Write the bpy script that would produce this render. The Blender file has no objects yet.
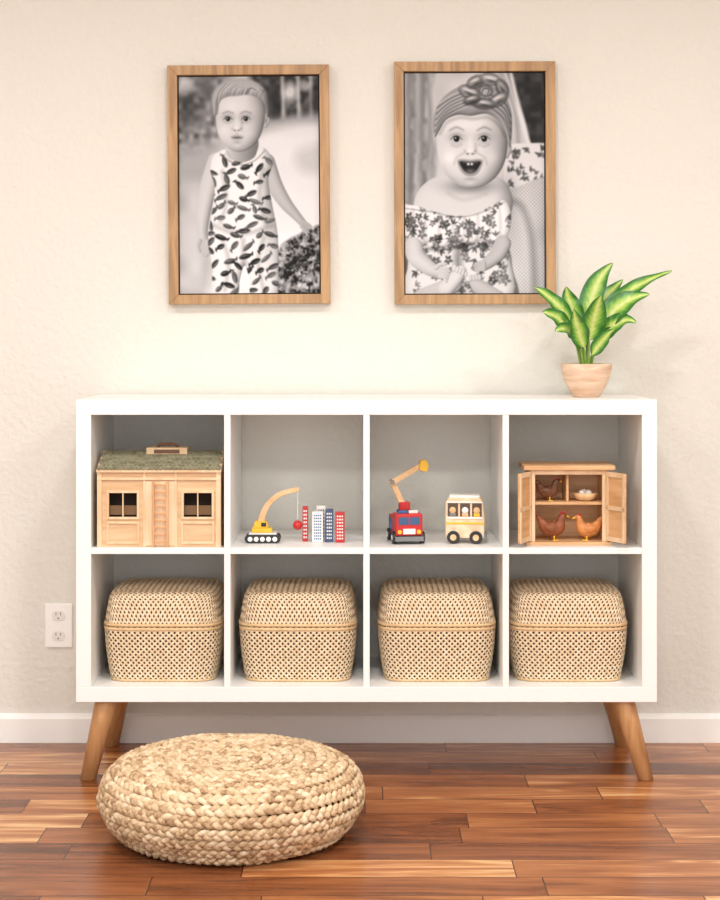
import bpy, bmesh, math, random
import numpy as np
from mathutils import Vector, Matrix

random.seed(7); np.random.seed(7)
scene = bpy.context.scene
try:
    scene.view_settings.view_transform = 'Standard'
except Exception:
    pass

# ------------------------------------------------------------------ helpers
def lin(c):
    c = c/255.0
    return c/12.92 if c <= 0.04045 else ((c+0.055)/1.055)**2.4
def rgb(r, g, b):
    return (lin(r), lin(g), lin(b), 1.0)

def new_mat(name):
    m = bpy.data.materials.new(name); m.use_nodes = True
    nt = m.node_tree
    b = nt.nodes['Principled BSDF']
    return m, nt, b

def N(nt, typ, **kw):
    n = nt.nodes.new(typ)
    for k, v in kw.items():
        setattr(n, k, v)
    return n

def plain(name, col, rough=0.5, bump=0.0, bscale=200, var=0.0):
    m, nt, b = new_mat(name)
    b.inputs['Base Color'].default_value = col
    b.inputs['Roughness'].default_value = rough
    tc = N(nt, 'ShaderNodeTexCoord')
    no = N(nt, 'ShaderNodeTexNoise'); no.inputs['Scale'].default_value = bscale
    no.inputs['Detail'].default_value = 3
    nt.links.new(tc.outputs['Object'], no.inputs['Vector'])
    if var > 0:
        mx = N(nt, 'ShaderNodeMix', data_type='RGBA')
        mx.inputs[6].default_value = col
        mx.inputs[7].default_value = (col[0]*(1-var), col[1]*(1-var), col[2]*(1-var), 1)
        nt.links.new(no.outputs['Fac'], mx.inputs[0])
        nt.links.new(mx.outputs[2], b.inputs['Base Color'])
    if bump > 0:
        bp = N(nt, 'ShaderNodeBump'); bp.inputs['Strength'].default_value = bump
        bp.inputs['Distance'].default_value = 0.002
        nt.links.new(no.outputs['Fac'], bp.inputs['Height'])
        nt.links.new(bp.outputs['Normal'], b.inputs['Normal'])
    return m

def wood(name, c1, c2, stretch=(4, 40, 40), rough=0.45, bump=0.15, lo=0.35, hi=0.65):
    m, nt, b = new_mat(name)
    tc = N(nt, 'ShaderNodeTexCoord')
    mp = N(nt, 'ShaderNodeMapping'); mp.inputs['Scale'].default_value = stretch
    no = N(nt, 'ShaderNodeTexNoise'); no.inputs['Scale'].default_value = 1.0
    no.inputs['Detail'].default_value = 6; no.inputs['Distortion'].default_value = 0.6
    cr = N(nt, 'ShaderNodeValToRGB')
    cr.color_ramp.elements[0].position = lo; cr.color_ramp.elements[0].color = c1
    cr.color_ramp.elements[1].position = hi; cr.color_ramp.elements[1].color = c2
    nt.links.new(tc.outputs['Object'], mp.inputs['Vector'])
    nt.links.new(mp.outputs['Vector'], no.inputs['Vector'])
    nt.links.new(no.outputs['Fac'], cr.inputs['Fac'])
    nt.links.new(cr.outputs['Color'], b.inputs['Base Color'])
    bp = N(nt, 'ShaderNodeBump'); bp.inputs['Strength'].default_value = bump
    bp.inputs['Distance'].default_value = 0.001
    nt.links.new(no.outputs['Fac'], bp.inputs['Height'])
    nt.links.new(bp.outputs['Normal'], b.inputs['Normal'])
    b.inputs['Roughness'].default_value = rough
    return m

def empty(name, loc=(0, 0, 0), rotz=0.0):
    e = bpy.data.objects.new(name, None)
    e.empty_display_size = 0.05
    e.location = loc; e.rotation_euler = (0, 0, rotz)
    scene.collection.objects.link(e)
    return e

def obj(name, me, parent=None, mat=None, smooth=False, bevel=0.0, segs=2, loc=None):
    o = bpy.data.objects.new(name, me)
    scene.collection.objects.link(o)
    if parent is not None: o.parent = parent
    if mat is not None and len(me.materials) == 0: me.materials.append(mat)
    if loc is not None: o.location = loc
    if smooth:
        me.polygons.foreach_set('use_smooth', [True]*len(me.polygons))
    if bevel > 0:
        md = o.modifiers.new('bevel', 'BEVEL'); md.width = bevel; md.segments = segs
        md.limit_method = 'ANGLE'; md.angle_limit = math.radians(40)
    return o

def mesh_from(name, verts, faces):
    me = bpy.data.meshes.new(name)
    me.from_pydata([tuple(map(float, v)) for v in verts], [], faces)
    me.update()
    return me

BOXF = [(0, 3, 2, 1), (4, 5, 6, 7), (0, 1, 5, 4), (1, 2, 6, 5), (2, 3, 7, 6), (3, 0, 4, 7)]
def boxes_mesh(name, lst):
    V = []; F = []
    for (x0, x1, y0, y1, z0, z1) in lst:
        n = len(V)
        V += [(x0, y0, z0), (x1, y0, z0), (x1, y1, z0), (x0, y1, z0), (x0, y0, z1), (x1, y0, z1), (x1, y1, z1), (x0, y1, z1)]
        F += [tuple(n+i for i in f) for f in BOXF]
    return mesh_from(name, V, F)
def boxes(name, parent, lst, mat, bevel=0.0015):
    return obj(name, boxes_mesh(name, lst), parent, mat, bevel=bevel)

def extrude(name, parent, pts, y0, y1, mat, bevel=0.001):
    n = len(pts)
    V = [(x, y0, z) for x, z in pts]+[(x, y1, z) for x, z in pts]
    F = [tuple(range(n)), tuple(range(2*n-1, n-1, -1))]
    F += [(i, i+n, (i+1) % n+n, (i+1) % n) for i in range(n)]
    me = mesh_from(name, V, F)
    bm = bmesh.new(); bm.from_mesh(me); bmesh.ops.recalc_face_normals(bm, faces=bm.faces); bm.to_mesh(me); bm.free()
    return obj(name, me, parent, mat, bevel=bevel)

def cyl(name, parent, c, axis, r, h, mat, n=28, bevel=0.001, r2=None):
    """cylinder centred at c along axis"""
    bm = bmesh.new()
    bmesh.ops.create_cone(bm, cap_ends=True, segments=n, radius1=r, radius2=r if r2 is None else r2, depth=h)
    q = Vector((0, 0, 1)).rotation_difference(Vector(axis).normalized()).to_matrix().to_4x4()
    bmesh.ops.transform(bm, matrix=Matrix.Translation(c) @ q, verts=bm.verts)
    me = bpy.data.meshes.new(name); bm.to_mesh(me); bm.free()
    return obj(name, me, parent, mat, bevel=bevel, smooth=False)

def ball(name, parent, c, r, mat, sc=(1, 1, 1)):
    bm = bmesh.new()
    bmesh.ops.create_uvsphere(bm, u_segments=20, v_segments=14, radius=r)
    bmesh.ops.transform(bm, matrix=Matrix.Translation(c) @ Matrix.Diagonal((*sc, 1)), verts=bm.verts)
    me = bpy.data.meshes.new(name); bm.to_mesh(me); bm.free()
    return obj(name, me, parent, mat, smooth=True)

def catmull(P, sub):
    P = [np.array(p, float) for p in P]
    out = []
    n = len(P)
    for i in range(n-1):
        p0 = P[max(i-1, 0)]; p1 = P[i]; p2 = P[i+1]; p3 = P[min(i+2, n-1)]
        for k in range(sub):
            t = k/sub
            out.append(0.5*((2*p1)+(-p0+p2)*t+(2*p0-5*p1+4*p2-p3)*t*t+(-p0+3*p1-3*p2+p3)*t**3))
    out.append(P[-1])
    return out

def sweep(name, parent, pts, radii, mat, n=12, ref=(0, 1, 0), sub=6, flat=1.0):
    PR = catmull([list(p)+[r] for p, r in zip(pts, radii)], sub)
    V = []; F = []
    ref = np.array(ref, float)
    m = len(PR)
    for i in range(m):
        a = PR[max(i-1, 0)][:3]; b = PR[min(i+1, m-1)][:3]
        T = b-a; T /= (np.linalg.norm(T)+1e-9)
        S = np.cross(T, ref); S /= (np.linalg.norm(S)+1e-9)
        U = np.cross(S, T)
        r = max(PR[i][3], 0.0002)
        for k in range(n):
            an = 2*math.pi*k/n
            V.append(PR[i][:3]+r*(math.cos(an)*S+flat*math.sin(an)*U))
    for i in range(m-1):
        for k in range(n):
            F.append((i*n+k, i*n+(k+1) % n, (i+1)*n+(k+1) % n, (i+1)*n+k))
    F.append(tuple(range(n-1, -1, -1))); F.append(tuple((m-1)*n+k for k in range(n)))
    me = mesh_from(name, V, F)
    bm = bmesh.new(); bm.from_mesh(me); bmesh.ops.recalc_face_normals(bm, faces=bm.faces); bm.to_mesh(me); bm.free()
    return obj(name, me, parent, mat, smooth=True)

def lathe(name, parent, prof, mat, n=48, loc=None):
    V = []; F = []
    m = len(prof)
    for r, z in prof:
        for k in range(n):
            a = 2*math.pi*k/n
            V.append((r*math.cos(a), r*math.sin(a), z))
    for i in range(m-1):
        for k in range(n):
            F.append((i*n+k, i*n+(k+1) % n, (i+1)*n+(k+1) % n, (i+1)*n+k))
    me = mesh_from(name, V, F)
    return obj(name, me, parent, mat, smooth=True, loc=loc)

# ------------------------------------------------------------------ camera
cam_d = bpy.data.cameras.new('camera'); cam = bpy.data.objects.new('camera', cam_d)
scene.collection.objects.link(cam)
cam.location = (0, -4.6, 1.127); cam.rotation_euler = (math.radians(90), 0, 0)
cam_d.sensor_width = 36; cam_d.lens = 66.4; cam_d.shift_y = -115/900
scene.camera = cam

# ------------------------------------------------------------------ room
def wall_material(name, col):
    m, nt, b = new_mat(name)
    tc = N(nt, 'ShaderNodeTexCoord')
    n1 = N(nt, 'ShaderNodeTexNoise'); n1.inputs['Scale'].default_value = 55; n1.inputs['Detail'].default_value = 4
    n2 = N(nt, 'ShaderNodeTexNoise'); n2.inputs['Scale'].default_value = 1.2
    nt.links.new(tc.outputs['Object'], n1.inputs['Vector']); nt.links.new(tc.outputs['Object'], n2.inputs['Vector'])
    mx = N(nt, 'ShaderNodeMix', data_type='RGBA')
    mx.inputs[6].default_value = col; mx.inputs[7].default_value = (col[0]*.97, col[1]*.96, col[2]*.94, 1)
    nt.links.new(n2.outputs['Fac'], mx.inputs[0]); nt.links.new(mx.outputs[2], b.inputs['Base Color'])
    bp = N(nt, 'ShaderNodeBump'); bp.inputs['Strength'].default_value = 0.6; bp.inputs['Distance'].default_value = 0.006
    nt.links.new(n1.outputs['Fac'], bp.inputs['Height']); nt.links.new(bp.outputs['Normal'], b.inputs['Normal'])
    b.inputs['Roughness'].default_value = 0.7
    return m
M_wall = wall_material('wall_paint', rgb(227, 226, 219))
M_ceil = plain('ceiling_paint', rgb(240, 240, 238), 0.8, 0.2, 60)
M_trim = plain('trim_paint', rgb(246, 246, 244), 0.35)

def floor_material():
    m, nt, b = new_mat('acacia_planks')
    L = nt.links.new
    def math_(op, a, b_=None):
        n = N(nt, 'ShaderNodeMath', operation=op)
        for i, v in enumerate((a, b_)):
            if v is None: continue
            if isinstance(v, (int, float)): n.inputs[i].default_value = v
            else: L(v, n.inputs[i])
        return n.outputs[0]
    tc = N(nt, 'ShaderNodeTexCoord'); sp = N(nt, 'ShaderNodeSeparateXYZ')
    L(tc.outputs['Object'], sp.inputs[0])
    X, Y = sp.outputs[0], sp.outputs[1]
    W = 0.115
    yr = math_('DIVIDE', Y, W); row = math_('FLOOR', yr); fy = math_('FRACT', yr)
    wn = N(nt, 'ShaderNodeTexWhiteNoise', noise_dimensions='1D'); L(math_('ADD', row, 31.7), wn.inputs['W'])
    R = wn.outputs['Value']
    ln = math_('ADD', math_('MULTIPLY', R, 0.45), 0.38)
    xr = math_('ADD', math_('DIVIDE', X, ln), math_('MULTIPLY', R, 17.3))
    ix = math_('FLOOR', xr); fx = math_('FRACT', xr)
    cv = N(nt, 'ShaderNodeCombineXYZ'); L(row, cv.inputs[0]); L(ix, cv.inputs[1])
    w2 = N(nt, 'ShaderNodeTexWhiteNoise', noise_dimensions='3D'); L(cv.outputs[0], w2.inputs['Vector'])
    rnd = w2.outputs['Value']
    g = N(nt, 'ShaderNodeCombineXYZ')
    L(math_('ADD', math_('MULTIPLY', X, 2.4), math_('MULTIPLY', rnd, 57.0)), g.inputs[0])
    L(math_('MULTIPLY', Y, 20.0), g.inputs[1]); L(math_('MULTIPLY', rnd, 13.0), g.inputs[2])
    n1 = N(nt, 'ShaderNodeTexNoise'); n1.inputs['Scale'].default_value = 1.0; n1.inputs['Detail'].default_value = 5
    n1.inputs['Distortion'].default_value = 1.2; L(g.outputs[0], n1.inputs['Vector'])
    g2 = N(nt, 'ShaderNodeCombineXYZ')
    L(math_('ADD', math_('MULTIPLY', X, 8.0), math_('MULTIPLY', rnd, 91.0)), g2.inputs[0])
    L(math_('MULTIPLY', Y, 150.0), g2.inputs[1])
    n2 = N(nt, 'ShaderNodeTexNoise'); n2.inputs['Scale'].default_value = 1.0; n2.inputs['Detail'].default_value = 4
    L(g2.outputs[0], n2.inputs['Vector'])
    tone = math_('ADD', math_('MULTIPLY', rnd, 0.74), math_('MULTIPLY', math_('SUBTRACT', n1.outputs['Fac'], 0.5), 1.35))
    tone = math_('ADD', tone, math_('MULTIPLY', math_('SUBTRACT', n2.outputs['Fac'], 0.5), 0.35))
    tone = math_('ADD', tone, 0.13)
    cr = N(nt, 'ShaderNodeValToRGB'); e = cr.color_ramp.elements
    e[0].position = 0.0; e[0].color = rgb(86, 46, 26)
    e[1].position = 1.0; e[1].color = rgb(230, 188, 138)
    for p, c in ((0.25, rgb(124, 70, 38)), (0.5, rgb(152, 92, 52)), (0.70, rgb(176, 114, 68)), (0.86, rgb(208, 154, 102))):
        q = e.new(p); q.color = c
    L(tone, cr.inputs['Fac'])
    gap = math_('MAXIMUM', math_('LESS_THAN', fy, 0.020), math_('LESS_THAN', math_('MULTIPLY', fx, ln), 0.0025))
    mx = N(nt, 'ShaderNodeMix', data_type='RGBA'); L(gap, mx.inputs[0]); L(cr.outputs['Color'], mx.inputs[6])
    mx.inputs[7].default_value = rgb(60, 30, 18)
    L(mx.outputs[2], b.inputs['Base Color'])
    bp = N(nt, 'ShaderNodeBump'); bp.inputs['Strength'].default_value = 0.25; bp.inputs['Distance'].default_value = 0.0015
    L(math_('SUBTRACT', math_('MULTIPLY', n1.outputs['Fac'], 0.3), gap), bp.inputs['Height'])
    L(bp.outputs['Normal'], b.inputs['Normal'])
    b.inputs['Roughness'].default_value = 0.27
    return m
M_floor = floor_material()
RX = 2.7; RY = -6.0; RZ = 2.44
boxes('floor', None, [(-RX-.1, RX+.1, RY, 0.1, -0.1, 0)], M_floor, 0)
boxes('wall_back', None, [(-RX-.1, RX+.1, 0, 0.1, 0, RZ)], M_wall, 0)
boxes('wall_left', None, [(-RX-.1, -RX, RY, 0, 0, RZ)], M_wall, 0)
boxes('wall_right', None, [(RX, RX+.1, RY, 0, 0, RZ)], M_wall, 0)
boxes('ceiling', None, [(-RX-.1, RX+.1, RY, 0.1, RZ, RZ+.1)], M_ceil, 0)
bb = extrude('baseboard_back', None, [(0, 0), (0.014, 0), (0.014, 0.066), (0.011, 0.073), (0.006, 0.077), (0, 0.079)], -RX, RX, M_trim, 0.0)
bb.data.transform(Matrix(((0, 1, 0, 0), (-1, 0, 0, 0), (0, 0, 1, 0), (0, 0, 0, 1))))
bb.data.update()

# ------------------------------------------------------------------ shelf
M_white = plain('white_lacquer', rgb(244, 244, 242), 0.35)
M_leg = wood('oak_leg', rgb(180, 132, 86), rgb(206, 158, 110), (40, 40, 5), 0.4)
sx0, sx1 = -0.7185, 0.7515; zb, zt = 0.198, 0.963
yf, yb = -0.40, -0.012
t = 0.038; ti = 0.016
cw = (sx1-sx0-2*t-3*ti)/4; ch = (zt-zb-2*t-ti)/2
shelf = empty('cube_shelf_unit', (0, 0, 0))
lst = [(sx0, sx1, yf, yb, zt-t, zt), (sx0, sx1, yf, yb, zb, zb+t),
       (sx0, sx0+t, yf, yb, zb+t, zt-t), (sx1-t, sx1, yf, yb, zb+t, zt-t)]
cells = []
x = sx0+t
for i in range(4):
    cells.append((x, x+cw)); x += cw
    if i < 3:
        lst.append((x, x+ti, yf+.001, yb, zb+t, zt-t)); x += ti
zlow = zb+t; zmid0 = zlow+ch; zmid = zmid0+ti
for (a, b_) in cells:
    lst.append((a, b_, yf+.001, yb, zmid0, zmid))
boxes('shelf_panels', shelf, lst, M_white, 0.001)
def leg(name, p0, p1, r0, r1):
    V = []; F = []; n = 28; prof = [(0, r1*.85), (0.006, r1), (0.95, r0), (1.0, r0)]
    for tt, r in prof:
        c = Vector(p1).lerp(Vector(p0), tt)
        for k in range(n):
            a = 2*math.pi*k/n; V.append((c.x+r*math.cos(a), c.y+r*math.sin(a), c.z))
    m_ = len(prof)
    for i in range(m_-1):
        for k in range(n): F.append((i*n+k, i*n+(k+1) % n, (i+1)*n+(k+1) % n, (i+1)*n+k))
    F.append(tuple(range(n-1, -1, -1))); F.append(tuple((m_-1)*n+k for k in range(n)))
    o = obj(name, mesh_from(name, V, F), shelf, M_leg); o.data.polygons.foreach_set('use_smooth', [len(p.vertices) == 4 for p in o.data.polygons])
leg('leg_1', (-0.647, -0.35, zb), (-0.690, -0.385, 0), 0.030, 0.020)
leg('leg_2', (0.672, -0.35, zb), (0.725, -0.385, 0), 0.030, 0.020)
leg('leg_3', (-0.647, -0.075, zb), (-0.682, -0.045, 0), 0.030, 0.020)
leg('leg_4', (0.672, -0.075, zb), (0.722, -0.045, 0), 0.030, 0.020)

# ------------------------------------------------------------------ woven baskets
def straw_mat(name, c1, c2, scale=90, rough=0.6):
    return wood(name, c1, c2, (scale, scale, scale), rough, 0.3, 0.3, 0.7)
M_cane = straw_mat('rattan_cane', rgb(224, 194, 154), rgb(246, 226, 196))
M_band = straw_mat('rattan_band', rgb(208, 172, 124), rgb(230, 200, 156), 40)
M_in = plain('basket_hole_shade', rgb(104, 74, 46), 0.85)  # dark brown stands in for the shade seen through the weave
PN = 6.0
def squ(ax, ay):
    d = (abs(ax)**PN+abs(ay)**PN)**(1/PN)
    return ax/d, ay/d
_o = []
for k in range(1440):
    a = 2*math.pi*k/1440; _o.append(squ(math.cos(a), math.sin(a)))
_o = np.array(_o+[_o[0]]); _s = np.concatenate([[0], np.cumsum(np.linalg.norm(np.diff(_o, axis=0), axis=1))])
_per = _s[-1]
def outline(u):
    s = (u % 1.0)*_per
    return np.array([np.interp(s, _s, _o[:, 0]), np.interp(s, _s, _o[:, 1])])
BH = 0.142; LH = 0.092; RT = 0.1515; RB = 0.136
def body_a(v): return RB+(RT-RB)*(math.sin(min(max(v, 0), 1)*math.pi/2))
PITCH = 0.0142
NU = int(round(_per*0.147/PITCH)); HT = BH/PITCH
def body_surf(p, q):
    v = q/HT; o = outline(p/NU)*body_a(v)
    return np.array([o[0], o[1], v*BH])
LN = 0.205/PITCH
_lr = [0, .3, .5, .6, .66, .72, .78, .88, 1]; _lR = [0, .064, .106, .126, .1345, .1395, .1425, .147, .1515]; _lZ = [.090, .0893, .0878, .0850, .0800, .0715, .060, .034, 0]
def lid_surf(p, q):
    r = max(abs(p), abs(q))/LN
    if r < 1e-6: return np.array([0, 0, BH+_lZ[0]])
    k = min(1.0, r*1.3)
    a, b_ = p/LN/r, q/LN/r
    sx, sy = squ(a, b_)
    R = np.interp(r, _lr, _lR); Z = np.interp(r, _lr, _lZ)
    return np.array([(a*(1-k)+sx*k)*R, (b_*(1-k)+sy*k)*R, BH+Z])
def weave(surf, ilist, tmin, tmax, wid, inside, e=0.0012):
    V = []; F = []
    step = 0.25
    nt_ = int(round((tmax-tmin)/step))
    for sgn in (1, -1):
        for i in ilist:
            prev = None
            for k in range(nt_+1):
                tt = tmin+k*step
                p = i+sgn*tt; q = tt
                if not inside(p, q): prev = None; continue
                P = surf(p, q)
                h = 0.15
                dp = surf(p+h, q)-surf(p-h, q); dq = surf(p, q+h)-surf(p, q-h)
                nn = np.cross(dp, dq); l = np.linalg.norm(nn)
                if l < 1e-12: prev = None; continue
                nn /= l
                w = np.array([1, -sgn])*wid/2/math.sqrt(2)
                A = surf(p+w[0], q+w[1]); B = surf(p-w[0], q-w[1])
                off = sgn*e*math.cos(2*math.pi*tt)
                V.append(A+nn*off); V.append(P+nn*(off+0.0007)); V.append(B+nn*off)
                c = len(V)
                if prev is not None:
                    a0 = prev
                    F.append((a0, a0+1, c-2, c-3)); F.append((a0+1, a0+2, c-1, c-2))
                prev = c-3
    return V, F
wv, wf = weave(body_surf, range(NU), 0, HT, 0.35, lambda p, q: -0.01 <= q <= HT+0.01)
me_body = mesh_from('basket_body_weave', wv, wf)
nl = int(LN)+1
lv, lf = weave(lid_surf, range(-2*nl, 2*nl+1), -nl, nl, 0.36, lambda p, q: max(abs(p), abs(q)) <= LN)
me_lid = mesh_from('basket_lid_weave', lv, lf)
for m_ in (me_body, me_lid): m_.materials.append(M_cane)
V = []; F = []; n = 64
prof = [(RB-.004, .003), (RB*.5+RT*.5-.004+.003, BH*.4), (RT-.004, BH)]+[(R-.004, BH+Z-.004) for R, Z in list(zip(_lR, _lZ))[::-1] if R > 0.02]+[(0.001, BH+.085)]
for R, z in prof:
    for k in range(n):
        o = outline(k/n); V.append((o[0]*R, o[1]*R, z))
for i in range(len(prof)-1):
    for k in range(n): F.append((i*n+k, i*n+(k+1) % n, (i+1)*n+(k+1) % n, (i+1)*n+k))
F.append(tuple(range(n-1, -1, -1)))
me_shade_shell = mesh_from('basket_shade_shell', V, F); me_shade_shell.materials.append(M_in)  # added inner shell, coloured dark so the weave holes look shaded
def band(V, F, R, z0, z1, th):
    n = 96
    prof = [(R-th*.2, z0), (R+th, z0+(z1-z0)*.2), (R+th, z0+(z1-z0)*.8), (R-th*.2, z1)]
    base = len(V)
    for r, z in prof:
        for k in range(n):
            o = outline(k/n); V.append((o[0]*r, o[1]*r, z))
    for i in range(len(prof)):
        j = (i+1) % len(prof)
        for k in range(n): F.append((base+i*n+k, base+i*n+(k+1) % n, base+j*n+(k+1) % n, base+j*n+k))
V = []; F = []
band(V, F, RT, BH-.010, BH-.0005, .0026); band(V, F, RT, BH+.0005, BH+.009, .0030)
band(V, F, RB+.0005, 0, .007, .0022)
me_band = mesh_from('basket_bands', V, F); me_band.materials.append(M_band)
for m_ in (me_band, me_shade_shell): m_.polygons.foreach_set('use_smooth', [True]*len(m_.polygons))
for i, X in enumerate((-0.510, -0.160, 0.199, 0.5415)):
    g = empty('woven_storage_basket', (X, -0.200, zlow+0.0005), random.uniform(-.02, .02))
    for nm, me in (('body_weave', me_body), ('lid_weave', me_lid), ('shade_shell', me_shade_shell), ('rim_bands', me_band)):
        obj(nm, me, g)

# ------------------------------------------------------------------ braided pouf
def make_pouf():
    R0 = 0.293
    prof = [(0.004, .156), (.06, .161), (.12, .166), (.17, .168), (.21, .166), (.243, .159), (.268, .145), (.284, .125), (R0, .098), (.291, .075), (.281, .052), (.266, .032), (.246, .015), (.225, .0105)]
    pp = np.array(catmull(prof, 8)); s = np.concatenate([[0], np.cumsum(np.linalg.norm(np.diff(pp, axis=0), axis=1))])
    L = s[-1]; sp = 0.0245
    th = 0.0; pts = []; arc = 0
    st = 0.0042
    while True:
        sl = sp*th/(2*math.pi)+0.004
        if sl > L: break
        r = np.interp(sl, s, pp[:, 0]); z = np.interp(sl, s, pp[:, 1])
        r2 = np.interp(sl+.002, s, pp[:, 0]); z2 = np.interp(sl+.002, s, pp[:, 1])
        r1 = np.interp(sl-.002, s, pp[:, 0]); z1 = np.interp(sl-.002, s, pp[:, 1])
        pts.append((th, r, z, r2-r1, z2-z1, arc))
        th += st/max(r, 0.012); arc += st
    P = np.array(pts); th = P[:, 0]; r = P[:, 1]; z = P[:, 2]
    c, s_ = np.cos(th), np.sin(th)
    C = np.stack([r*c, r*s_, z], 1)
    ln = np.hypot(P[:, 3], P[:, 4])+1e-9
    lr, lz = P[:, 3]/ln, P[:, 4]/ln
    Lat = np.stack([lr*c, lr*s_, lz], 1)
    Nor = np.stack([-lz*c, -lz*s_, lr], 1)
    per = 0.062
    V = []; F = []; col = []
    n = 8; rs = np.random.RandomState(3)
    jit = np.interp(np.arange(len(P)), np.arange(0, len(P)+40, 20), rs.rand(len(np.arange(0, len(P)+40, 20))))
    for k in range(3):
        ph = 2*math.pi*P[:, 5]/per+2*math.pi*k/3
        ctr = C+Lat*(0.0068*np.sin(ph))[:, None]+Nor*((0.0044+.003*(jit-.5))*np.sin(2*ph)+.003*(jit-.5))[:, None]
        T = np.gradient(ctr, axis=0); T /= np.linalg.norm(T, axis=1)[:, None]+1e-9
        S = np.cross(T, Nor); S /= np.linalg.norm(S, axis=1)[:, None]+1e-9
        U = np.cross(S, T)
        tone = np.interp(np.arange(len(P)), np.arange(0, len(P)+40, 9), rs.rand(len(np.arange(0, len(P)+40, 9))))
        wj = .85+.3*np.interp(np.arange(len(P)), np.arange(0, len(P)+40, 13), rs.rand(len(np.arange(0, len(P)+40, 13))))
        base = len(V)
        ring = []
        for j in range(n):
            a = 2*math.pi*j/n
            ring.append(ctr+S*(0.0072*math.cos(a)*wj)[:, None]+U*(0.0054*math.sin(a)))
        ring = np.stack(ring, 1).reshape(-1, 3)
        ring[:, 2] = np.maximum(ring[:, 2], 0.0)
        V.extend(ring.tolist())
        col.extend(np.repeat(tone, n).tolist())
        m = len(P)
        for i in range(m-1):
            for j in range(n):
                F.append((base+i*n+j, base+i*n+(j+1) % n, base+(i+1)*n+(j+1) % n, base+(i+1)*n+j))
    me = bpy.data.meshes.new('braids'); me.from_pydata(V, [], F); me.update()
    at = me.attributes.new('tone', 'FLOAT', 'POINT'); at.data.foreach_set('value', np.array(col, np.float32))
    m, nt, b = new_mat('water_hyacinth')
    a = N(nt, 'ShaderNodeAttribute', attribute_name='tone')
    cr = N(nt, 'ShaderNodeValToRGB'); e = cr.color_ramp.elements
    e[0].position = 0; e[0].color = rgb(146, 112, 78); e[1].position = 1; e[1].color = rgb(234, 216, 186)
    q = e.new(.45); q.color = rgb(206, 178, 140)
    no = N(nt, 'ShaderNodeTexNoise'); no.inputs['Scale'].default_value = 140; no.inputs['Detail'].default_value = 4
    tc = N(nt, 'ShaderNodeTexCoord'); nt.links.new(tc.outputs['Object'], no.inputs['Vector'])
    ad = N(nt, 'ShaderNodeMath', operation='MULTIPLY_ADD'); ad.inputs[1].default_value = 1.1
    nt.links.new(no.outputs['Fac'], ad.inputs[0])
    sb = N(nt, 'ShaderNodeMath', operation='MULTIPLY_ADD'); sb.inputs[1].default_value = .9; sb.inputs[2].default_value = -.5
    nt.links.new(a.outputs['Fac'], sb.inputs[0]); nt.links.new(sb.outputs[0], ad.inputs[2])
    nt.links.new(ad.outputs[0], cr.inputs['Fac']); nt.links.new(cr.outputs['Color'], b.inputs['Base Color'])
    bp = N(nt, 'ShaderNodeBump'); bp.inputs['Strength'].default_value = .6; bp.inputs['Distance'].default_value = .002
    nt.links.new(no.outputs['Fac'], bp.inputs['Height']); nt.links.new(bp.outputs['Normal'], b.inputs['Normal'])
    b.inputs['Roughness'].default_value = .65
    g = empty('woven_floor_pouf', (-0.289, -0.845, 0), 0.6)
    obj('braids', me, g, m, smooth=True)
    lathe('core', g, [(0.0005, .148)]+[(max(r_-.009, .001), z_ if z_ < .02 else z_-.008) for r_, z_ in prof[1:]]+[(.001, .004)], plain('pouf_core', rgb(84, 60, 36), .9))
make_pouf()

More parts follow.
